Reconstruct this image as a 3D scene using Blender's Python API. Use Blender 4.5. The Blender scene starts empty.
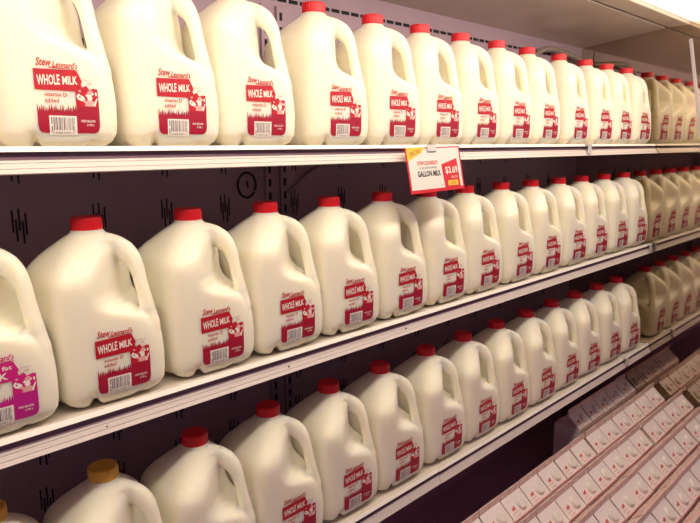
import bpy, bmesh, math, random
import numpy as np
from mathutils import Vector, Matrix
from mathutils.bvhtree import BVHTree

S = bpy.context.scene
C = S.collection
R = random.Random(7)

# ---------------------------------------------------------------- camera
F_PX = 630.63
yaw, pitch, roll = 0.79122, 0.180656, -0.006165
cy_, sy_, cp_, sp_ = math.cos(yaw), math.sin(yaw), math.cos(pitch), math.sin(pitch)
fw = Vector((sy_*cp_, cy_*cp_, -sp_))
rt0 = Vector((cy_, -sy_, 0))
up0 = rt0.cross(fw)
rt = rt0*math.cos(roll) + up0*math.sin(roll)
up = -rt0*math.sin(roll) + up0*math.cos(roll)
cam_data = bpy.data.cameras.new('camera')
cam = bpy.data.objects.new('camera', cam_data)
C.objects.link(cam)
cam_data.sensor_fit = 'HORIZONTAL'
cam_data.sensor_width = 36
cam_data.lens = F_PX*36/700
cam_data.clip_start = 0.02
CAM = Vector((-2.42617, -0.83708, -0.00207))
M3 = Matrix((rt, up, -fw)).transposed()
cam.matrix_world = Matrix.Translation(CAM) @ M3.to_4x4()
S.camera = cam

# ---------------------------------------------------------------- world, lamp, exposure
LAMP_STRENGTH = 2.2
TUBE_POWER = 14.5
LAMP_Y, LAMP_Z = -0.41, 0.355
LAMP_COLOR = (1.0, 0.88, 0.73)
w = bpy.data.worlds.new('world')
S.world = w
w.use_nodes = True
bg = w.node_tree.nodes['Background']
bg.inputs[0].default_value = (0.66, 0.42, 0.60, 1)
bg.inputs[1].default_value = 0.34
S.view_settings.view_transform = 'Standard'
S.view_settings.look = 'None'
S.view_settings.gamma = 1
S.view_settings.use_curve_mapping = False
S.view_settings.exposure = -0.3

# ---------------------------------------------------------------- materials
def mat(name, col, rough=0.5, metal=0.0, noise=0.0, nscale=20, sss=0.0, emit=0.0, bump=0.0, spec=0.5, col2=None):
    m = bpy.data.materials.new(name)
    m.use_nodes = True
    nt = m.node_tree
    b = nt.nodes['Principled BSDF']
    b.inputs['Base Color'].default_value = (*col, 1)
    b.inputs['Roughness'].default_value = rough
    b.inputs['Metallic'].default_value = metal
    b.inputs['Specular IOR Level'].default_value = spec
    if sss:
        b.inputs['Subsurface Weight'].default_value = sss
        b.inputs['Subsurface Radius'].default_value = (1, 0.85, 0.5)
        b.inputs['Subsurface Scale'].default_value = 0.018
    if emit:
        b.inputs['Emission Color'].default_value = (*col, 1)
        b.inputs['Emission Strength'].default_value = emit
    if noise or bump:
        tc = nt.nodes.new('ShaderNodeTexCoord')
        n = nt.nodes.new('ShaderNodeTexNoise')
        n.inputs['Scale'].default_value = nscale
        n.inputs['Detail'].default_value = 5
        nt.links.new(tc.outputs['Object'], n.inputs['Vector'])
        if noise:
            r = nt.nodes.new('ShaderNodeValToRGB')
            r.color_ramp.elements[0].position = 0.3
            r.color_ramp.elements[1].position = 0.7
            c2 = col2 or tuple(c*(1-noise) for c in col)
            r.color_ramp.elements[0].color = (*c2, 1)
            r.color_ramp.elements[1].color = (*col, 1)
            nt.links.new(n.outputs['Fac'], r.inputs[0])
            nt.links.new(r.outputs[0], b.inputs['Base Color'])
        if bump:
            bp = nt.nodes.new('ShaderNodeBump')
            bp.inputs['Strength'].default_value = bump
            bp.inputs['Distance'].default_value = 0.002
            nt.links.new(n.outputs['Fac'], bp.inputs['Height'])
            nt.links.new(bp.outputs[0], b.inputs['Normal'])
    return m

M_milk = mat('milky_plastic', (0.93, 0.88, 0.73), 0.45, sss=0.95, noise=0.03, nscale=9, spec=0.3)
M_cap = mat('red_cap_plastic', (0.70, 0.006, 0.016), 0.42)
M_capy = mat('yellow_cap_plastic', (0.75, 0.42, 0.05), 0.45)
M_red = mat('label_red', (0.50, 0.005, 0.020), 0.5, noise=0.08, nscale=60)
M_crim = mat('label_crimson', (0.38, 0.004, 0.030), 0.5, noise=0.08, nscale=60)
M_mag = mat('label_magenta', (0.62, 0.010, 0.20), 0.5)
M_mag2 = mat('label_dark_magenta', (0.52, 0.010, 0.24), 0.5)
M_lwhite = mat('label_white', (0.86, 0.80, 0.72), 0.5)
M_lpink = mat('label_pink', (0.78, 0.38, 0.36), 0.5)
M_grey = mat('label_grey', (0.45, 0.36, 0.36), 0.5)
M_black = mat('print_black', (0.02, 0.018, 0.022), 0.55)
M_bar = mat('barcode_grey', (0.16, 0.12, 0.15), 0.55)
M_shelf = mat('cream_enamel', (0.74, 0.67, 0.57), 0.35, noise=0.06, nscale=14)
M_nose_lit = mat('lit_nosing', (0.90, 0.84, 0.76), 0.3)  # lip colour raised to paint in the light on its upward face
M_groove_shade = mat('shaded_channel', (0.25, 0.16, 0.20), 0.6)  # shade under the nosing, put into the colour of the rail groove
M_rail = mat('price_rail_plastic', (0.66, 0.58, 0.54), 0.30, noise=0.05, nscale=30)
M_wall = mat('dark_mauve_panel', (0.44, 0.31, 0.39), 0.55, noise=0.12, nscale=6, bump=0.1)
M_slot = mat('slot_black', (0.006, 0.005, 0.008), 0.8)
M_upright = mat('upright_mauve', (0.38, 0.27, 0.34), 0.5, metal=0.2)
M_ceil = mat('canopy_lining', (0.66, 0.55, 0.46), 0.28, noise=0.18, nscale=5)
M_canopy = mat('canopy_enamel', (0.66, 0.56, 0.46), 0.4, noise=0.08, nscale=9)
M_dark = mat('dark_gap', (0.05, 0.02, 0.02), 0.7)
M_lamp = mat('lamp_diffuser', LAMP_COLOR, 0.5, emit=LAMP_STRENGTH)
M_tube = mat('lamp_tube', LAMP_COLOR, 0.4, emit=5.0)
M_hose = mat('grey_hose', (0.27, 0.22, 0.19), 0.45)
M_strip = mat('pale_trim', (0.45, 0.42, 0.44), 0.4)
M_clear = mat('clip_plastic', (0.62, 0.60, 0.62), 0.15)
M_floor = mat('floor_tile', (0.35, 0.30, 0.28), 0.5, noise=0.2, nscale=8)
M_well = mat('well_liner', (0.40, 0.24, 0.33), 0.5, noise=0.15, nscale=10)
M_card = mat('carton_white', (0.88, 0.79, 0.77), 0.42, noise=0.05, nscale=30)
M_cpink = mat('carton_pink', (0.70, 0.40, 0.36), 0.42, noise=0.35, nscale=55, col2=(0.78, 0.66, 0.60))
M_cred = mat('carton_red', (0.62, 0.06, 0.06), 0.45)
M_clogo = mat('carton_emblem_red', (0.62, 0.13, 0.12), 0.45)
M_ccap = mat('carton_cap_white', (0.82, 0.76, 0.72), 0.35)
M_sign = mat('sign_card', (0.74, 0.70, 0.66), 0.5)
M_sred = mat('sign_red', (0.60, 0.012, 0.03), 0.5)
M_syel = mat('sign_yellow', (0.85, 0.50, 0.04), 0.5)
# scratched mirror-polished end panel
M_mirror = mat('polished_end_panel', (0.60, 0.52, 0.41), 0.045, metal=1.0, noise=0.10, nscale=7)

# ---------------------------------------------------------------- helpers
def smooth(me):
    me.polygons.foreach_set('use_smooth', [True]*len(me.polygons))

def link(name, me, parent=None, loc=(0, 0, 0)):
    o = bpy.data.objects.new(name, me)
    C.objects.link(o)
    o.location = loc
    if parent: o.parent = parent
    return o

def empty(name, loc, label, cat, group=None, rz=0.0):
    o = bpy.data.objects.new(name, None)
    C.objects.link(o)
    o.empty_display_size = 0.05
    o.location = loc
    o.rotation_euler = (0, 0, rz)
    o['label'] = label
    o['category'] = cat
    if group: o['group'] = group
    return o

class MB:
    """collects faces with material slots, builds one mesh"""
    def __init__(s):
        s.v, s.f, s.m, s.mats, s.sm = [], [], [], [], []
    def mi(s, m):
        if m not in s.mats: s.mats.append(m)
        return s.mats.index(m)
    def add(s, vs, fs, m, sm=False):
        n = len(s.v)
        s.v += [tuple(v) for v in vs]
        k = s.mi(m)
        for f in fs:
            s.f.append([n+i for i in f]); s.m.append(k); s.sm.append(sm)
    def quad(s, a, b, c, d, m): s.add([a, b, c, d], [(0, 1, 2, 3)], m)
    def box(s, lo, hi, m, bevel=0.0):
        if bevel:
            bm = bmesh.new()
            bmesh.ops.create_cube(bm, size=1)
            for v in bm.verts:
                v.co = Vector([(lo[i]+hi[i])/2 + v.co[i]*(hi[i]-lo[i]) for i in range(3)])
            bmesh.ops.bevel(bm, geom=bm.edges[:], offset=bevel, segments=2, affect='EDGES', profile=0.5)
            s.frombm(bm, m)
            return
        x0, y0, z0 = lo; x1, y1, z1 = hi
        s.add([(x0,y0,z0),(x1,y0,z0),(x1,y1,z0),(x0,y1,z0),(x0,y0,z1),(x1,y0,z1),(x1,y1,z1),(x0,y1,z1)],
              [(0,3,2,1),(4,5,6,7),(0,1,5,4),(1,2,6,5),(2,3,7,6),(3,0,4,7)], m)
    def frombm(s, bm, m, sm=False):
        bm.verts.index_update()
        s.add([v.co[:] for v in bm.verts], [[v.index for v in f.verts] for f in bm.faces], m, sm)
        bm.free()
    def extrude_x(s, prof, x0, x1, m, mseg=None):
        """closed (y,z) profile swept from x0 to x1; mseg maps edge index to a material"""
        n = len(prof)
        vs = [(x0, y, z) for y, z in prof] + [(x1, y, z) for y, z in prof]
        b = len(s.v); s.v += vs
        for i in range(n):
            j = (i+1) % n
            s.f.append([b+i, b+j, b+n+j, b+n+i]); s.m.append(s.mi((mseg or {}).get(i, m))); s.sm.append(False)
        for e in ([b+i for i in range(n)][::-1], [b+n+i for i in range(n)]):
            s.f.append(e); s.m.append(s.mi(m)); s.sm.append(False)
    def tube(s, pts, r, m, n=12, cap=True):
        pts = [Vector(p) for p in pts]
        rings = []
        for i, p in enumerate(pts):
            t = (pts[min(i+1, len(pts)-1)] - pts[max(i-1, 0)]).normalized()
            a = Vector((0, 0, 1)) if abs(t.z) < 0.9 else Vector((1, 0, 0))
            u = t.cross(a).normalized(); v = t.cross(u)
            rings.append([p + (u*math.cos(2*math.pi*k/n) + v*math.sin(2*math.pi*k/n))*r for k in range(n)])
        vs = [v for q in rings for v in q]
        fs = [(i*n+k, i*n+(k+1) % n, (i+1)*n+(k+1) % n, (i+1)*n+k) for i in range(len(pts)-1) for k in range(n)]
        if cap: fs += [tuple(range(n))[::-1], tuple((len(pts)-1)*n+k for k in range(n))]
        s.add(vs, fs, m, True)
    def lathe(s, prof, m, n=32, c=(0, 0, 0), knurl=0.0, kz=(0, 0)):
        vs, fs = [], []
        for r, z in prof:
            for k in range(n):
                a = 2*math.pi*k/n
                rr = r - (knurl if (k % 2 and kz[0] <= z <= kz[1]) else 0)
                vs.append((c[0]+rr*math.cos(a), c[1]+rr*math.sin(a), c[2]+z))
        for i in range(len(prof)-1):
            for k in range(n):
                fs.append((i*n+k, i*n+(k+1) % n, (i+1)*n+(k+1) % n, (i+1)*n+k))
        fs.append(tuple((len(prof)-1)*n+k for k in range(n)))
        fs.append(tuple(range(n))[::-1])
        s.add(vs, fs, m, not knurl)
    def mesh(s, name):
        me = bpy.data.meshes.new(name)
        me.from_pydata(s.v, [], s.f)
        for m in s.mats: me.materials.append(m)
        me.polygons.foreach_set('material_index', s.m)
        me.polygons.foreach_set('use_smooth', s.sm)
        me.validate()
        me.update()
        return me
    def build(s, name, parent=None, loc=(0, 0, 0)): return link(name, s.mesh(name), parent, loc)

def struct(name, mb):
    o = mb.build(name)
    o['kind'] = 'structure'
    return o

# text: outlines of the built-in font turned to flat mesh, fitted to a box (w x h) with its lower left at (x, y)
_tc = {}
def text_faces(txt, bold=0.0):
    key = (txt, bold)
    if key in _tc: return _tc[key]
    cu = bpy.data.curves.new('t', 'FONT')
    cu.body = txt
    cu.resolution_u = 2
    cu.offset = bold
    ob = bpy.data.objects.new('t', cu)
    C.objects.link(ob)
    dg = bpy.context.evaluated_depsgraph_get()
    me = bpy.data.meshes.new_from_object(ob.evaluated_get(dg))
    v = np.array([x.co[:2] for x in me.vertices])
    f = [list(p.vertices) for p in me.polygons]
    bpy.data.objects.remove(ob); bpy.data.curves.remove(cu); bpy.data.meshes.remove(me)
    lo, hi = v.min(0), v.max(0)
    v = (v-lo)/(hi-lo)
    _tc[key] = (v, f)
    return _tc[key]

def flat_text(mb, txt, x, y, wd, ht, m, place, rise=0.0, shear=0.0, bold=0.0, layer=3):
    v, f = text_faces(txt, bold)
    pts = [place(x+a*wd+b*ht*shear, y+b*ht+a*rise, layer) for a, b in v]
    mb.add(pts, f, m)

def flat_poly(mb, pts, m, place, layer=1, cuts=(), vc=range(4, 60, 6)):
    bm = bmesh.new()
    bm.faces.new([bm.verts.new((a, b, 0)) for a, b in pts])
    for c in cuts:
        bmesh.ops.bisect_plane(bm, geom=bm.verts[:]+bm.edges[:]+bm.faces[:], plane_co=(c, 0, 0), plane_no=(1, 0, 0), dist=1e-6)
    if cuts:
        for c in vc:
            bmesh.ops.bisect_plane(bm, geom=bm.verts[:]+bm.edges[:]+bm.faces[:], plane_co=(0, c, 0), plane_no=(0, 1, 0), dist=1e-6)
    bmesh.ops.triangulate(bm, faces=bm.faces[:])
    bmesh.ops.recalc_face_normals(bm, faces=bm.faces[:])
    bm.verts.index_update()
    fs = []
    for f in bm.faces:
        ids = [v.index for v in f.verts]
        fs.append(ids if f.normal.z > 0 else ids[::-1])
    mb.add([place(v.co.x, v.co.y, layer) for v in bm.verts], fs, m)
    bm.free()

def ell(cx, cy, rx, ry, n=16, rot=0):
    c, s = math.cos(rot), math.sin(rot)
    return [(cx+rx*math.cos(t)*c-ry*math.sin(t)*s, cy+rx*math.cos(t)*s+ry*math.sin(t)*c) for t in [2*math.pi*k/n for k in range(n)]]

# ================================================================ SETTING
DECK = 0.006                                  # the deck lies a little below the lip
Z1, Z2, Z3 = 0.0, -0.36263, -0.73908          # shelf tops
Y1, Y2, Y3 = 0.0, -0.00764, -0.03179          # shelf lips
XL = -3.3                                     # left end of the case
YB = 0.30                                     # back panel
WELL = -1.14                                  # floor of the carton well

# back wall, with its rows of stamped slits and the dashed slot line at the top
mb = MB()
mb.box((XL, YB, WELL-0.05), (0.0, YB+0.02, 0.50), M_wall)
cl_x = [-2.066+0.137*k for k in range(-8, 4)] + [-1.46+0.155*k for k in range(0, 9)]
for cx in cl_x:
    for k in range(-9, 4):
        cz = -0.131+0.1015*k
        if not (-1.05 < cz < 0.28): continue
        for j in range(5):
            dz = (0.010, -0.006, 0.012, -0.010, 0.004)[j]
            x = cx+(j-2)*0.0052
            mb.box((x-0.0014, YB-0.0006, cz+dz-0.020), (x+0.0014, YB+0.001, cz+dz+0.018), M_slot)
x = XL+0.02
while x < -0.03:
    mb.box((x, YB-0.0006, 0.3115), (x+0.026, YB+0.001, 0.3195), M_slot)
    x += 0.033
M_low_haze = mat('lower_panel_haze_purple', (0.72, 0.42, 0.62), 0.42, metal=0.5, noise=0.12, nscale=6)  # purple panel colour brightened to paint haze over the dark low wall
mb.box((XL, YB-0.0012, WELL), (-0.0005, YB, -0.79), M_low_haze)
for k in range(9):                            # pressed ribs low on the panel
    z = -0.80-0.035*k
    mb.box((XL, YB-0.003, z-0.0015), (-0.0005, YB+0.001, z+0.0015), M_well)
struct('wall_back', mb)

# mirror-polished end panel on the right; its front edge runs forward as it goes down
mb = MB()
prof = [(YB+0.02, 0.50), (YB+0.02, WELL-0.05), (-0.95, WELL-0.05), (-0.95, -0.80), (-0.62, -0.62), (-0.38, -0.42),
        (-0.25, -0.15), (-0.165, 0.11), (-0.125, 0.36), (-0.12, 0.50)]
mb.extrude_x(prof, 0.0, 0.012, M_mirror)
struct('wall_right', mb)

mb = MB()
mb.box((XL-0.012, -0.10, WELL-0.05), (XL, YB+0.02, 0.5), M_canopy)
struct('wall_left', mb)

# sloped canopy lining (ceiling of the case)
mb = MB()
mb.extrude_x([(YB, 0.362), (YB, 0.50), (0.004, 0.50), (0.004, 0.398)], XL, 0, M_ceil)
rr = random.Random(3)
for k in range(26):                           # faint streaks on the lining
    t = rr.uniform(0.15, 0.9); xx = rr.uniform(-2.2, -0.1); ln = rr.uniform(0.03, 0.09)
    ya = YB+(0.004-YB)*t; za = 0.362+(0.398-0.362)*t
    yb2 = ya-ln; zb2 = za+ln*0.1216
    if yb2 < 0.01: continue
    mb.quad((xx, ya, za-0.0004), (xx+0.003, ya, za-0.0004), (xx+0.003, yb2, zb2-0.0004), (xx, yb2, zb2-0.0004), M_canopy)
struct('ceiling', mb)

mb = MB()
mb.box((XL, -0.95, WELL-0.05), (0, YB, WELL), M_well)
struct('trim_1', mb)
mb = MB()
mb.box((XL, -0.99, -1.6), (0.012, -0.95, -0.95), M_canopy)
struct('wall_front', mb)
mb = MB()
mb.box((-6, -5, -1.65), (3, 0.4, -1.6), M_floor)
struct('floor', mb)

# canopy front: band, dark seam, fascia
cn = empty('canopy', (-1.6, -0.2, 0.40), 'cream enamel canopy over the top shelf with a bright strip lamp under it', 'canopy')
L = lambda p: tuple(Vector(p)-Vector((-1.6, -0.2, 0.40)))
mb = MB()
mb.box(L((XL, -0.075, 0.400)), L((0.012, -0.004, 0.45)), M_canopy, 0.003)
mb.build('band', cn)
mb = MB(); mb.box(L((XL, -0.004, 0.404)), L((0, 0.004, 0.45)), M_dark); mb.build('seam', cn)
mb = MB(); mb.box(L((XL, -0.50, 0.345)), L((0.012, -0.47, 0.56)), M_canopy, 0.004)
mb.box(L((XL, -0.47, 0.455)), L((0.012, 0.004, 0.50)), M_canopy)
mb.build('fascia', cn)
mb = MB(); mb.box(L((XL+0.02, -0.462, 0.408)), L((-0.005, -0.085, 0.414)), M_lamp); mb.build('lamp_diffuser', cn)
mb = MB(); mb.tube([L((XL+0.03, LAMP_Y, LAMP_Z+0.016)), L((-0.02, LAMP_Y, LAMP_Z+0.016))], 0.013, M_tube, 16); mb.build('lamp_tube', cn)
# the tube's own light
ld = bpy.data.lights.new('tube_light', 'AREA')
ld.shape = 'RECTANGLE'; ld.size = 3.2; ld.size_y = 0.05; ld.energy = TUBE_POWER; ld.color = LAMP_COLOR
lo_ = bpy.data.objects.new('tube_light', ld); C.objects.link(lo_); lo_.parent = cn
lo_.location = L((-1.65, LAMP_Y, LAMP_Z))
lo_.rotation_euler = (math.radians(42), 0, 0)

# perforated trim strip on the mirrored panel
mb = MB()
a, b = Vector((-0.004, -0.0835, 0.352)), Vector((-0.004, -0.143, 0.02))
d = (b-a).normalized(); n_ = Vector((0, d.z, -d.y))*0.0047
for s0, s1, dx, m in [(0, 1, 0.0, M_strip)]:
    p = [a-n_, b-n_, b+n_, a+n_]
    vs = [q+Vector((0.004, 0, 0)) for q in p] + [q for q in p]
    mb.add(vs, [(0,1,2,3),(7,6,5,4),(0,4,5,1),(1,5,6,2),(2,6,7,3),(3,7,4,0)], M_strip)
ln = (b-a).length
k = 0.008
while k < ln-0.005:
    c = a+d*k+Vector((-0.0004, 0, 0))
    h = n_*0.28; g = d*0.0028
    mb.add([c-h-g, c-h+g, c+h+g, c+h-g], [(0, 1, 2, 3), (3, 2, 1, 0)], M_grey)
    k += 0.0125
o = mb.build('trim_strip')
o['label'] = 'pale perforated trim strip running down the mirrored end panel'; o['category'] = 'trim strip'

# uprights on the back panel
for i, (ux, lab) in enumerate([(-1.537, 'left one of the two slotted dark shelf uprights on the back panel'),
                               (-1.494, 'right one of the two slotted dark shelf uprights on the back panel')]):
    mb = MB()
    mb.box((-0.011, -0.006, 0), (0.011, 0, 1.40), M_upright, 0.001)
    z = 0.02
    while z < 1.38:
        mb.box((-0.0035, -0.0066, z), (0.0035, -0.005, z+0.017), M_slot)
        z += 0.030
    o = mb.build('shelf_upright', None, (ux, YB-0.0007, -1.10))
    o['label'] = lab; o['category'] = 'upright'; o['group'] = 'uprights on the back panel'

# ring fitting, cable and hose on the back panel
mb = MB()
pts = [(0.024*math.cos(t), 0, 0.027*math.sin(t)) for t in [2*math.pi*k/28 for k in range(29)]]
mb.tube(pts, 0.0022, M_slot, 8, False)
mb.tube([(0, -0.001, 0.008), (0.001, -0.001, -0.006)], 0.002, M_slot, 8)
o = mb.build('ring_fitting', None, (-1.598, YB-0.0035, -0.084))
o['label'] = 'dark round ring fitting on the back panel left of the uprights'; o['category'] = 'fitting'
mb = MB()
pts = [(-1.49, -0.105), (-1.475, -0.10), (-1.45, -0.085), (-1.42, -0.062), (-1.38, -0.048), (-1.33, -0.042), (-1.2, -0.038), (-1.0, -0.036)]
mb.tube([(x, YB-0.006, z) for x, z in pts], 0.0035, M_upright, 8)
o = mb.build('cable'); o['label'] = 'thin dark cable curving along the back panel under the top shelf'; o['category'] = 'cable'
mb = MB()
pts = [(-0.46, 0.262), (-0.43, 0.290), (-0.40, 0.308), (-0.36, 0.320), (-0.30, 0.325), (-0.2, 0.318), (-0.12, 0.310), (-0.05, 0.303), (-0.001, 0.300)]
mb.tube([(x, 0.262, z) for x, z in pts], 0.0095, M_hose, 12)
mb.tube([(-0.02, 0.262, 0.30), (-0.02, 0.262, 0.352)], 0.0025, M_hose, 8)
o = mb.build('hose'); o['label'] = 'grey drain hose sloping to the mirrored panel above the top row'; o['category'] = 'hose'

# ---------------------------------------------------------------- shelves
def rail_profile(y, z):
    P = [(y+0.0045, z+0.0002), (y, z-0.0064), (y+0.0075, z-0.0072), (y+0.0075, z-0.0160),
         (y+0.0005, z-0.0168), (y-0.0010, z-0.0196), (y-0.0004, z-0.0202), (y-0.0045, z-0.0265), (y-0.0039, z-0.0271),
         (y-0.0080, z-0.0325), (y-0.006, z-0.0340), (y+0.012, z-0.0340), (y+0.012, z-DECK), (y+0.0082, z-DECK), (y+0.0082, z+0.0002)]
    return P
def shelf(z, y, label, seam=None, holes=()):
    base = Vector((-1.65, 0.15, z))
    t = empty('shelf', base, label, 'shelf', 'milk shelves')
    mb = MB()
    bx = -1.65
    mb.box((XL-bx, y+0.0125-0.15, -0.0015-DECK), (-0.004-bx, YB-0.002-0.15, -DECK), M_shelf)
    mb.box((XL-bx, y+0.0125-0.15, -0.026), (-0.004-bx, y+0.016-0.15, -0.0015-DECK), M_shelf)
    mb.build('deck', t)
    spans = [(XL, -0.004)] if seam is None else [(XL, seam-0.001), (seam+0.001, -0.004)]
    for i, (x0, x1) in enumerate(spans):
        dz = -0.0012 if i == 1 else 0
        P = [(a-0.15, b-z) for a, b in rail_profile(y, z+dz)]
        mb = MB()
        mb.extrude_x(P, x0-bx, x1-bx, M_rail, {0: M_nose_lit, 1: M_groove_shade, 2: M_groove_shade, 3: M_groove_shade})
        for hx, hz in holes:
            if x0 < hx < x1:
                mb.tube([(hx-bx, y-0.0035-0.15, hz), (hx-bx, y+0.004-0.15, hz)], 0.0014, M_black, 10)
        mb.build('price_rail', t)
    return t
shelf(Z1, Y1, 'top cream enamel shelf, seen edge on at eye level')
shelf(Z2, Y2, 'middle cream enamel shelf with small black screw holes in its rail', None, ((-2.077, -0.0245), (-1.745, -0.0225), (-1.421, -0.022)))
shelf(Z3, Y3, 'bottom cream enamel shelf above the cartons, its rail has a step', -1.321)

def clip(x, y, z, label):
    mb = MB()
    mb.box((-0.010, -0.004, -0.030), (0.010, 0.0, 0.0), M_clear, 0.0015)
    mb.box((-0.010, -0.0045, -0.004), (0.010, 0.010, 0.0015), M_clear, 0.0008)
    o = mb.build('price_clip', None, (x, y-0.0062, z+0.0005)); o['label'] = label; o['category'] = 'clip'; o['group'] = 'clear clips on the shelf rails'
clip(-0.572, Y1, Z1, 'small clear clip on the top shelf rail, right half')
clip(-0.024, Y2, Z2, 'small clear clip at the right end of the middle shelf rail')
clip(-0.237, Y3, Z3, 'small clear clip on the bottom shelf rail near the mirrored panel')

# ================================================================ MILK JUG
NEXP = 6.0
W0 = 0.0775
def interp(tab, z):
    xs = [a for a, _ in tab]; ys = [b for _, b in tab]
    return float(np.interp(z, xs, ys))
WT = [(0, .053), (.002, .0595), (.006, .0655), (.012, .0715), (.022, .0758), (.036, .0771), (.06, .0775), (.165, .0774), (.175, .0769), (.183, .0755), (.190, .0728),
      (.197, .0685), (.207, .0603), (.219, .0485), (.230, .0365), (.236, .0285), (.2385, .0245), (.2400, .0228), (.2405, .0236), (.2425, .0236), (.2432, .0200), (.256, .0195)]
NT = [(0, 4.5), (.02, 6), (.185, 6), (.205, 4.8), (.222, 3.2), (.238, 2.0), (.3, 2.0)]
HT = [(0, .2), (.075, .130), (.090, .108), (.104, .0985), (.116, .090), (.125, .080), (.132, .066), (.138, .054), (.146, .0460), (.158, .0415), (.2, .0390), (.215, .038), (.228, .034), (.236, .2), (.3, .2)]
TD = -math.pi/4
def jug_r(th, z):
    wv, n, h = interp(WT, z), interp(NT, z), interp(HT, z)
    c, s = abs(math.cos(th)), abs(math.sin(th))
    r = wv/((c**n+s**n)**(1/n))
    cd = math.cos(th-TD)
    if cd > 0.3:
        ph = math.acos(min(1, cd))
        r *= 1+0.045*math.exp(-(ph/0.42)**2)*min(1, max(0, (0.120-z)/0.06))*min(1, z/0.01)
    if cd > 0.05:
        b = h/cd**0.8
        k = 0.015
        hh = max(k-abs(r-b), 0)/k
        r = min(r, b)-hh*hh*k*0.25
    return r

def jug_meshes():
    bm = bmesh.new()
    zs = sorted(set([a for a, _ in WT]+[a for a, _ in HT if 0.08 < a < .23]+list(np.linspace(0.03, 0.225, 30))))
    NA = 120
    rings = []
    for z in zs:
        ring = []
        for k in range(NA):
            th = 2*math.pi*k/NA
            r = jug_r(th, z)
            zz = z
            if z < 0.03:
                g = 0
                for q in range(4):
                    for sg in (-1, 1):
                        t0 = q*math.pi/2+sg*math.atan2(0.042, 0.0775)
                        big = (q == 3 and sg == -1) or (q == 0 and sg == 1)
                        dth = (th-t0+math.pi) % (2*math.pi)-math.pi
                        g = max(g, (1.0 if big else 0.35)*math.exp(-(dth/0.085)**2))
                zz = z+0.013*g*(1-z/0.03)
                r -= 0.004*g*(1-z/0.03)
            ring.append(bm.verts.new((r*math.cos(th), r*math.sin(th), zz)))
        rings.append(ring)
    for a, b in zip(rings[:-1], rings[1:]):
        for k in range(NA):
            bm.faces.new((a[k], a[(k+1) % NA], b[(k+1) % NA], b[k]))
    bm.faces.new(rings[0][::-1]); bm.faces.new(rings[-1])
    # handle: flattened tube in the diagonal plane
    ctrl = [(.006, .2290), (.020, .2275), (.036, .2215), (.051, .2125), (.0635, .2000), (.0705, .183), (.0752, .160), (.0802, .136), (.0850, .114), (.0875, .100), (.083, .086), (.065, .080)]
    P = []
    for i in range(len(ctrl)-1):
        p0, p1, p2, p3 = [Vector(ctrl[min(max(j, 0), len(ctrl)-1)]) for j in (i-1, i, i+1, i+2)]
        for s in range(5):
            t = s/5
            P.append(0.5*((2*p1)+(p2-p0)*t+(2*p0-5*p1+4*p2-p3)*t*t+(3*p1-p0-3*p2+p3)*t**3))
    P.append(Vector(ctrl[-1]))
    e1 = Vector((math.cos(TD), math.sin(TD), 0)); e2 = Vector((-math.sin(TD), math.cos(TD), 0)); e3 = Vector((0, 0, 1))
    prev = None; nn = 20; rings = []
    for i, p in enumerate(P):
        t = (P[min(i+1, len(P)-1)]-P[max(i-1, 0)]).normalized()
        nrm = Vector((t.y, -t.x))
        f = i/(len(P)-1)
        a_in = float(np.interp(f, (0, .1, .2, .29, .40, .5, 1), (.010, .0125, .0155, .0160, .0112, .0090, .0120))); a_w = 0.0125+0.004*max(0, f-0.55)
        ring = []
        for k in range(nn):
            a = 2*math.pi*k/nn
            ca, sa = math.cos(a), math.sin(a)
            ca = math.copysign(abs(ca)**0.85, ca); sa = math.copysign(abs(sa)**0.85, sa)
            q = p+nrm*(ca*a_in)
            ring.append(bm.verts.new(e1*q.x+e3*q.y+e2*(sa*a_w)))
        rings.append(ring)
    for a, b in zip(rings[:-1], rings[1:]):
        for k in range(nn):
            bm.faces.new((a[k], a[(k+1) % nn], b[(k+1) % nn], b[k]))
    bm.faces.new(rings[0][::-1]); bm.faces.new(rings[-1])
    bmesh.ops.recalc_face_normals(bm, faces=bm.faces[:])
    me = bpy.data.meshes.new('jug_src'); bm.to_mesh(me); bm.free()
    o = link('jug_src', me)
    r = o.modifiers.new('r', 'REMESH'); r.mode = 'VOXEL'; r.voxel_size = 0.0017
    s = o.modifiers.new('s', 'SMOOTH'); s.factor = 0.5; s.iterations = 12
    dg = bpy.context.evaluated_depsgraph_get()
    full = bpy.data.meshes.new_from_object(o.evaluated_get(dg))
    bpy.data.objects.remove(o); bpy.data.meshes.remove(me)
    n = len(full.vertices)
    co = np.empty(n*3); full.vertices.foreach_get('co', co); co = co.reshape(-1, 3)
    no = np.array([v.vector[:] for v in full.vertex_normals])
    polys = [list(p.vertices) for p in full.polygons]
    bodyf, hand = [], []
    # the strap between hole bottom and hole top belongs to the handle
    inner = [(.122, .076), (.136, .064), (.146, .058), (.16, .056), (.185, .053), (.196, .049), (.2035, .045), (.206, .044)]
    for f in polys:
        c = co[f].mean(0)
        rd = c[0]*math.cos(TD)+c[1]*math.sin(TD)
        tt = abs(-c[0]*math.sin(TD)+c[1]*math.cos(TD))
        lim = interp(inner, c[2])
        ish = (0.127 < c[2] < 0.2035 and rd > lim and tt < 0.022) or (c[2] >= 0.2035 and rd > 0.044 and tt < 0.024)
        (hand if ish else bodyf).append(f)
    out = []
    for nm, fs in (('body', bodyf), ('handle', hand)):
        used = sorted({i for f in fs for i in f}); mp = {v: i for i, v in enumerate(used)}
        m = bpy.data.meshes.new(nm)
        m.from_pydata([tuple(co[i]) for i in used], [], [[mp[i] for i in f] for f in fs])
        m.materials.append(M_milk)
        smooth(m); m.update()
        m.normals_split_custom_set_from_vertices([tuple(no[i]) for i in used])
        out.append(m)
    bpy.data.meshes.remove(full)
    return out
body_me, handle_me = jug_meshes()
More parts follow.
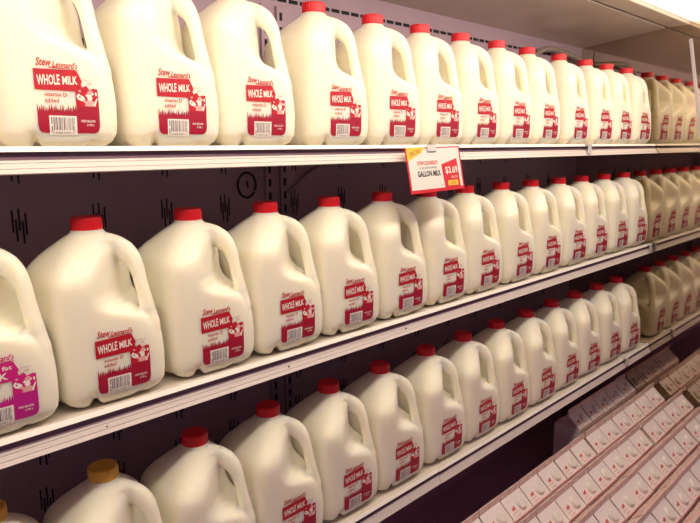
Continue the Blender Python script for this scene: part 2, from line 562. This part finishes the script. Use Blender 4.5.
BVH = BVHTree.FromPolygons([v.co[:] for v in body_me.vertices], [p.vertices[:] for p in body_me.polygons])

def cap_mesh(m):
    mb = MB()
    mb.lathe([(0.0200, 0.2435), (0.0221, 0.2440), (0.0223, 0.2455), (0.0222, 0.2580), (0.0214, 0.2608), (0.0196, 0.2620), (0.0188, 0.2614)], m, 60, knurl=0.0006, kz=(0.2450, 0.2585))
    return mb.mesh('cap')
capr_me, capy_me = cap_mesh(M_cap), cap_mesh(M_capy)

# printed label, mapped on to the front face (x across, z up) in label units: u 0..86 mm, v 0..77 mm (+ script above)
def label_mesh(red, crim, kind):
    mb = MB()
    U0, V0 = -0.0330, 0.0215
    def place(u, v, layer):
        x = U0+u*0.00091; z = V0+v*0.00101
        hit = BVH.ray_cast(Vector((x, -0.2, z)), Vector((0, 1, 0)))[0]
        y = hit.y if hit else -W0
        return (x, y-0.00045-0.00022*layer, z)
    cuts = [20, 35, 48, 55, 60, 65, 69, 73, 76, 79, 82, 84]
    cutx = list(cuts)
    # lower crimson block with grass edge and rounded lower corners
    rg = random.Random(5)
    grass = []
    u = 54.0
    while u > 0:
        grass.append((u, 27.5+rg.uniform(-1, 1)))
        grass.append((u-1.1, 33+rg.uniform(-3, 4)))
        u -= rg.uniform(2.0, 3.6)
    pts = [(0, 36)]
    low = [(0, 10), (1.0, 5.5), (3.5, 2.2), (8, 0.8), (78, 0.8), (82.5, 2.2), (85, 5.5), (86, 10), (86, 34), (54, 34)]
    poly = low+[p for p in grass if p[0] > 0.3]+[(0, 34)]
    flat_poly(mb, poly, crim, place, 1, cuts)
    # picture block, right
    flat_poly(mb, [(54, 33.8), (86, 33.8), (86, 56), (81, 57), (74, 55), (70, 60), (64, 57.5), (62, 62), (54, 60)], red, place, 1, cuts)
    # arrow banner
    flat_poly(mb, [(-1, 52.5), (55, 52.5), (58, 54), (64.5, 65), (58, 77), (55, 78), (-1, 77)], red, place, 2, cuts)
    # generic farm hand with hat, and a cow head beside
    w1, w2 = M_lwhite, M_lpink
    flat_poly(mb, ell(74, 49, 6.5, 1.8, 16, 0.25), w1, place, 2, cuts)
    flat_poly(mb, ell(74.5, 51.5, 4.0, 2.8, 14, 0.25), w2, place, 3, cuts)
    flat_poly(mb, ell(73.5, 45.2, 3.8, 3.6, 14), w1, place, 3, cuts)
    flat_poly(mb, [(66, 34.5), (82, 34.5), (80, 40), (76, 42.5), (70, 42), (67, 38.5)], w2, place, 2, cuts)
    flat_poly(mb, [(78, 36), (83.5, 45), (85, 44.4), (80.5, 34.5)], w1, place, 2, cuts)
    flat_poly(mb, ell(61, 44.5, 6.2, 3.4, 14, -0.35), w1, place, 2, cuts)
    flat_poly(mb, ell(57.5, 47.8, 2.6, 1.2, 10, 0.8), w1, place, 2, cuts)
    flat_poly(mb, ell(65.8, 40.8, 2.8, 1.9, 10, -0.3), w2, place, 3, cuts)
    flat_poly(mb, ell(59.6, 45.7, 1.5, 1.1, 8), crim, place, 3)
    flat_poly(mb, ell(60, 53, 2.0, 1.4, 8), w2, place, 3)
    flat_poly(mb, ell(83, 50, 1.4, 2.6, 8), w1, place, 2, cuts)
    # white panel with barcode
    flat_poly(mb, [(15, -1.5), (53, -1.5), (53, 22), (15, 22)], M_lwhite, place, 2, cuts)
    u = 17.5
    rb = random.Random(11)
    while u < 50.5:
        wd = rb.choice((0.55, 0.8, 1.2, 1.6)); hh = 4.5 if 20 < u < 48 else 2.5
        flat_poly(mb, [(u, hh), (u+wd, hh), (u+wd, 20), (u, 20)], M_bar, place, 3)
        u += wd+rb.choice((0.6, 0.9, 1.3))
    flat_text(mb, '0 24600 01001 5', 19, 0, 29, 2.6, M_bar, place, layer=3)
    # wording
    if kind == 'whole':
        flat_text(mb, 'WHOLE', 2.5, 57.5, 31, 12.5, M_lwhite, place, rise=1.8, bold=0.025)
        flat_text(mb, 'MILK', 37, 59.8, 21, 10, M_lwhite, place, rise=1.0, bold=0.03)
        flat_text(mb, 'vitamin D', 11, 45, 31, 5, red, place, bold=0.01)
        flat_text(mb, 'added', 11, 37.8, 19, 5, red, place, bold=0.01)
    else:
        flat_text(mb, 'low fat', 22, 67.5, 34, 5.6, M_lwhite, place, bold=0.02)
        flat_text(mb, 'MILK', 14, 56, 36, 8.5, M_lwhite, place, bold=0.03)
        flat_text(mb, 'vitamin A & D', 9, 46.5, 32, 4, red, place, bold=0.01)
        flat_text(mb, 'added', 11, 40.2, 17, 4, red, place, bold=0.01)
    flat_text(mb, 'ONE GALLON', 59, 14.5, 20, 3, M_lwhite, place, bold=0.02)
    flat_text(mb, '3.78 L', 67, 9.8, 11, 2.6, M_lwhite, place, bold=0.02)
    flat_text(mb, 'GRADE A', 66, 65.5, 14, 2.4, M_grey, place)
    flat_text(mb, 'milk', 71, 61.3, 7, 2.6, red, place)
    flat_text(mb, 'Stew', 2.5, 80.5, 20, 9.5, red, place, rise=0.5, shear=0.25, bold=0.02)
    flat_text(mb, "Leonard's", 25, 80, 34, 7.6, red, place, rise=-0.5, shear=0.25, bold=0.02)
    flat_poly(mb, [(20, 79.0), (60, 77.9), (60, 78.5), (20, 80.2)], red, place, 3)
    return mb.mesh('label')
JUG_H = 1.023
lab_whole, lab_low = label_mesh(M_red, M_crim, 'whole'), label_mesh(M_mag, M_mag2, 'low')

for me_ in (body_me, handle_me, capr_me, capy_me, lab_whole, lab_low):
    me_.transform(Matrix.Diagonal((1, 1, JUG_H, 1)))
def jug_proto(cap_me, lab_me):
    t = empty('milk_jug', (0, 0, 0), 'x', 'milk jug')
    link('body', body_me, t); link('handle', handle_me, t)
    link('cap', cap_me, t); link('label', lab_me, t)
    return t
def copy_tree(o):
    c = o.copy(); C.objects.link(c)
    for ch in list(o.children):
        d = ch.copy(); C.objects.link(d); d.parent = c
    return c
protos = {'red': jug_proto(capr_me, lab_whole), 'yellow': jug_proto(capy_me, lab_whole), 'magenta': jug_proto(capr_me, lab_low)}
used = set()
def jug(x, y, z, kind, label, group, rz=0):
    t = protos[kind] if kind not in used else copy_tree(protos[kind])
    used.add(kind)
    t.location = (x, y, z-DECK+0.0002); t.rotation_euler = (0, 0, math.radians(rz))
    t['label'] = label; t['group'] = group
ORD = ['first', 'second', 'third', 'fourth', 'fifth', 'sixth', 'seventh', 'eighth', 'ninth', 'tenth', 'eleventh', 'twelfth', 'thirteenth', 'fourteenth', 'fifteenth']
row1 = [-2.090, -1.9225, -1.767, -1.583, -1.4200, -1.264, -1.106, -0.9457, -0.7866, -0.600, -0.4185, -0.261, -0.0995]
row2 = [-2.204, -2.0436, -1.8754, -1.7157, -1.5573, -1.3961, -1.237, -1.0793, -0.911, -0.7461, -0.5779, -0.4157, -0.2496, -0.0793]
row3 = [-2.218, -2.060, -1.9008, -1.7416, -1.5840, -1.4275, -1.2620, -1.1050, -0.9482, -0.7893, -0.6285, -0.4700, -0.3031, -0.1402]
for nm, xs, y, z, grp in (('top', row1, Y1, Z1, 'milk jugs on the top shelf'), ('middle', row2, Y2, Z2, 'milk jugs on the middle shelf'), ('bottom', row3, Y3, Z3, 'milk jugs on the bottom shelf')):
    n = len(xs)
    for i, x in enumerate(xs):
        kind = 'red'
        desc = 'gallon jug of whole milk with red cap'
        if nm == 'middle' and i == 0:
            kind = 'magenta'; lab = 'gallon milk jug with magenta label, cut by the left edge of the middle shelf'
        elif nm == 'bottom' and i < 2:
            kind = 'yellow'
            lab = ('gallon milk jug with yellow cap, mostly out of frame at the bottom left corner' if i == 0 else 'gallon milk jug with yellow cap left of the red capped jugs, bottom shelf')
        elif i == n-1:
            lab = f'{desc}, last on the {nm} shelf, beside mirrored panel'
        elif nm == 'middle' and i == 6:
            lab = f'{desc}, middle shelf, partly behind the price sign'
        else:
            lab = f'{desc}, {ORD[i]} from the left on the {nm} shelf'
        jug(x, y+0.0900+R.uniform(-0.002, 0.002), z, kind, lab, grp, R.uniform(-0.5, 0.5) if i < n-1 else 0)

# ================================================================ PRICE SIGN
sg = empty('price_sign', (-1.440, -0.016, -0.006), 'red edged price sign for gallon milk hanging from the top shelf rail', 'sign')
sg.rotation_euler = (math.radians(-11), math.radians(-1), 0)
SW, SH = 0.186, 0.094
def splace(u, v, layer): return (u*0.001, -0.0010-0.00015*layer, -SH+v*0.001)
mb = MB(); mb.box((0, -0.001, -SH), (SW, 0.0, 0), M_sred, 0.0003); mb.build('backing', sg)
mb = MB()
flat_poly(mb, [(5, 7), (181, 7), (181, 91), (5, 91)], M_sign, splace, 1)
flat_poly(mb, [(4, 94), (64, 94), (50, 82), (3, 66)], M_syel, splace, 2)
flat_poly(mb, [(116, 7), (150, 7), (172, 7), (170, 68), (112, 56)], M_sred, splace, 2)
flat_poly(mb, [(128, 10), (164, 10), (165, 21), (128, 21)], M_syel, splace, 3)
flat_text(mb, 'SPECIAL!', 12, 74, 38, 9, M_black, splace, rise=10, bold=0.0)
flat_text(mb, "STEW LEONARD'S", 32, 57, 68, 8.5, M_sred, splace, bold=0.02)
flat_text(mb, '1%, 2%, SKIM & WHOLE', 36, 48.5, 60, 4.6, M_black, splace)
flat_text(mb, 'GALLON MILK', 29, 33, 78, 12, M_black, splace, bold=0.03)
flat_text(mb, '$3.69', 124, 34, 44, 17, M_lwhite, splace, bold=0.02)
flat_text(mb, 'EACH', 143, 25.5, 22, 5, M_lwhite, splace)
flat_text(mb, 'SAVE', 134, 12.5, 22, 5.5, M_black, splace)
flat_text(mb, '4011', 100, 11, 9, 3, M_grey, splace)
mb.build('card_face', sg)
mb = MB()
mb.box((0.070, -0.0045, -0.010), (0.100, -0.0016, 0.004), M_clear, 0.0008)
mb.build('clip', sg)

# ================================================================ CARTONS
HB = 0.200; HW = 0.0465; RZ = 0.040
def carton_meshes():
    mb = MB()
    mb.box((-HW, -HW, 0), (HW, HW, HB), M_card, 0.0015)
    rd = HB+RZ
    a, b = (-HW, -HW, HB), (HW, -HW, HB)
    c, d = (HW, HW, HB), (-HW, HW, HB)
    e, f = (-HW, -0.0012, rd), (HW, -0.0012, rd)
    g, h = (HW, 0.0012, rd), (-HW, 0.0012, rd)
    bm = MB()
    body = mb
    rf = MB()
    rf.quad(a, b, f, e, M_card)
    rf.quad(c, d, h, g, M_cpink)
    ti, tj = (-HW+0.010, 0, rd-0.002), (HW-0.010, 0, rd-0.002)   # folded-in gable ends
    rf.add([a, e, ti], [(0, 1, 2)], M_card); rf.add([a, ti, d], [(0, 1, 2)], M_cpink); rf.add([d, ti, h], [(0, 1, 2)], M_card)
    rf.add([b, tj, f], [(0, 1, 2)], M_card); rf.add([b, c, tj], [(0, 1, 2)], M_cpink); rf.add([c, g, tj], [(0, 1, 2)], M_card)
    rf.box((-HW, -0.0014, rd-0.001), (HW, 0.0014, rd+0.018), M_cpink, 0.0004)
    # front-face and rear-face printing bands
    def front(u, v, l): return (u*0.001, -HW-0.0003-0.0001*l, v*0.001)
    flat_poly(body, [(-45, 150), (45, 150), (45, 196), (-45, 196)], M_cpink, front, 0)
    flat_poly(body, [(-45, 20), (45, 20), (45, 120), (-45, 120)], M_cred, front, 0)
    sl = math.atan2(RZ, HW-0.0012)
    cs, sn = math.cos(sl), math.sin(sl)
    def roof(u, v, l):   # v runs up the front roof panel
        o = 0.0003+0.0001*l
        return (u*0.001, -HW+v*0.001*cs-sn*o, HB+v*0.001*sn+cs*o)
    flat_poly(rf, [(-46.3, 0.2), (46.3, 0.2), (46.3, 2.4), (-46.3, 2.4)], M_cred, roof, 0)
    # little red brush-script emblem: two slanted strokes with a wavy underline
    pts = [(-34, 26), (-31, 31), (-27, 29), (-24, 33), (-19, 32), (-16, 35), (-13, 31), (-15, 27), (-14, 23), (-19, 21), (-22, 24), (-27, 21), (-32, 22)]
    flat_poly(rf, [(a*0.8-3, b*0.8+6) for a, b in pts], M_clogo, roof, 0)
    def rear(u, v, l):
        o = 0.0003
        return (-u*0.001, HW-v*0.001*cs+sn*o, HB+v*0.001*sn+cs*o)
    rq = random.Random(4)
    for row in (10, 17, 24, 36, 43):
        u = -38
        while u < 36:
            wd = rq.uniform(3, 9)
            if rq.random() < 0.7:
                flat_poly(rf, [(u, row), (u+wd, row), (u+wd, row+2.6), (u, row+2.6)], rq.choice((M_cred, M_card)), rear, 0)
            u += wd+rq.uniform(1.5, 5)
    flat_poly(rf, [(-36, 15), (-12, 17.5), (-12, 19.2), (-36, 17)], M_lpink, roof, 0)
    flat_poly(rf, [(-30, 8), (-8, 8), (-8, 10), (-30, 10)], M_lpink, roof, 0)
    cap = MB()
    cap.lathe([(0.0160, 0), (0.0165, 0.001), (0.0165, 0.003), (0.0145, 0.0035), (0.0140, 0.0065), (0.0125, 0.0080), (0.0105, 0.0082)], M_ccap, 28)
    rot = Matrix.Rotation(sl, 3, 'X')
    base = Vector(roof(14, 28, 0))
    cap.v = [tuple(rot @ Vector(v)+base) for v in cap.v]
    return body.mesh('body'), rf.mesh('gable_top'), cap.mesh('screw_cap')
cm = carton_meshes()
cproto = empty('milk_carton', (0, 0, 0), 'x', 'carton')
for nme, me in zip(('body', 'gable_top', 'screw_cap'), cm): link(nme, me, cproto)
def fill(xs, lo, hi=-0.052, step=0.0975):
    xs = sorted(xs)
    while xs[0]-step > lo: xs.insert(0, xs[0]-step)
    while xs[-1]+step < hi+0.004: xs.append(xs[-1]+step)
    return xs
rows = [
    (0.0480, fill([-0.052], -0.51), 'shaded rearmost'),
    (-0.067, fill([-1.156, -1.059, -0.964, -0.866, -0.767, -0.670, -0.563], -1.45), 'second'),
    (-0.1655, fill([-0.762, -0.668, -0.574, -0.478, -0.366, -0.270], -1.35), 'third'),
    (-0.264, fill([-0.952, -0.853, -0.762, -0.665, -0.570, -0.473, -0.371, -0.265], -1.15), 'fourth'),
    (-0.3625, fill([-0.844, -0.744, -0.650, -0.552], -1.05), 'fifth'),
    (-0.461, fill([-0.60], -0.90), 'sixth'),
]
first = True
for y, xs, nm in rows:
    n = len(xs)
    for i, x in enumerate(xs):
        k = n-1-i
        t = cproto if first else copy_tree(cproto)
        first = False
        t.location = (min(x, -0.0475), y+R.uniform(-0.0008, 0.0008), WELL+0.0002+R.uniform(0, 0.002))
        t.rotation_euler = (0, 0, math.radians(R.uniform(-0.4, 0.4)) if x < -0.06 else 0)
        place = 'touching the mirrored panel' if k == 0 else f'{ORD[k] if k < 15 else k} from the mirrored panel'
        t['label'] = f'gable top milk carton, {nm} row from the back wall, {place}'
        t['group'] = 'milk cartons below the shelves'
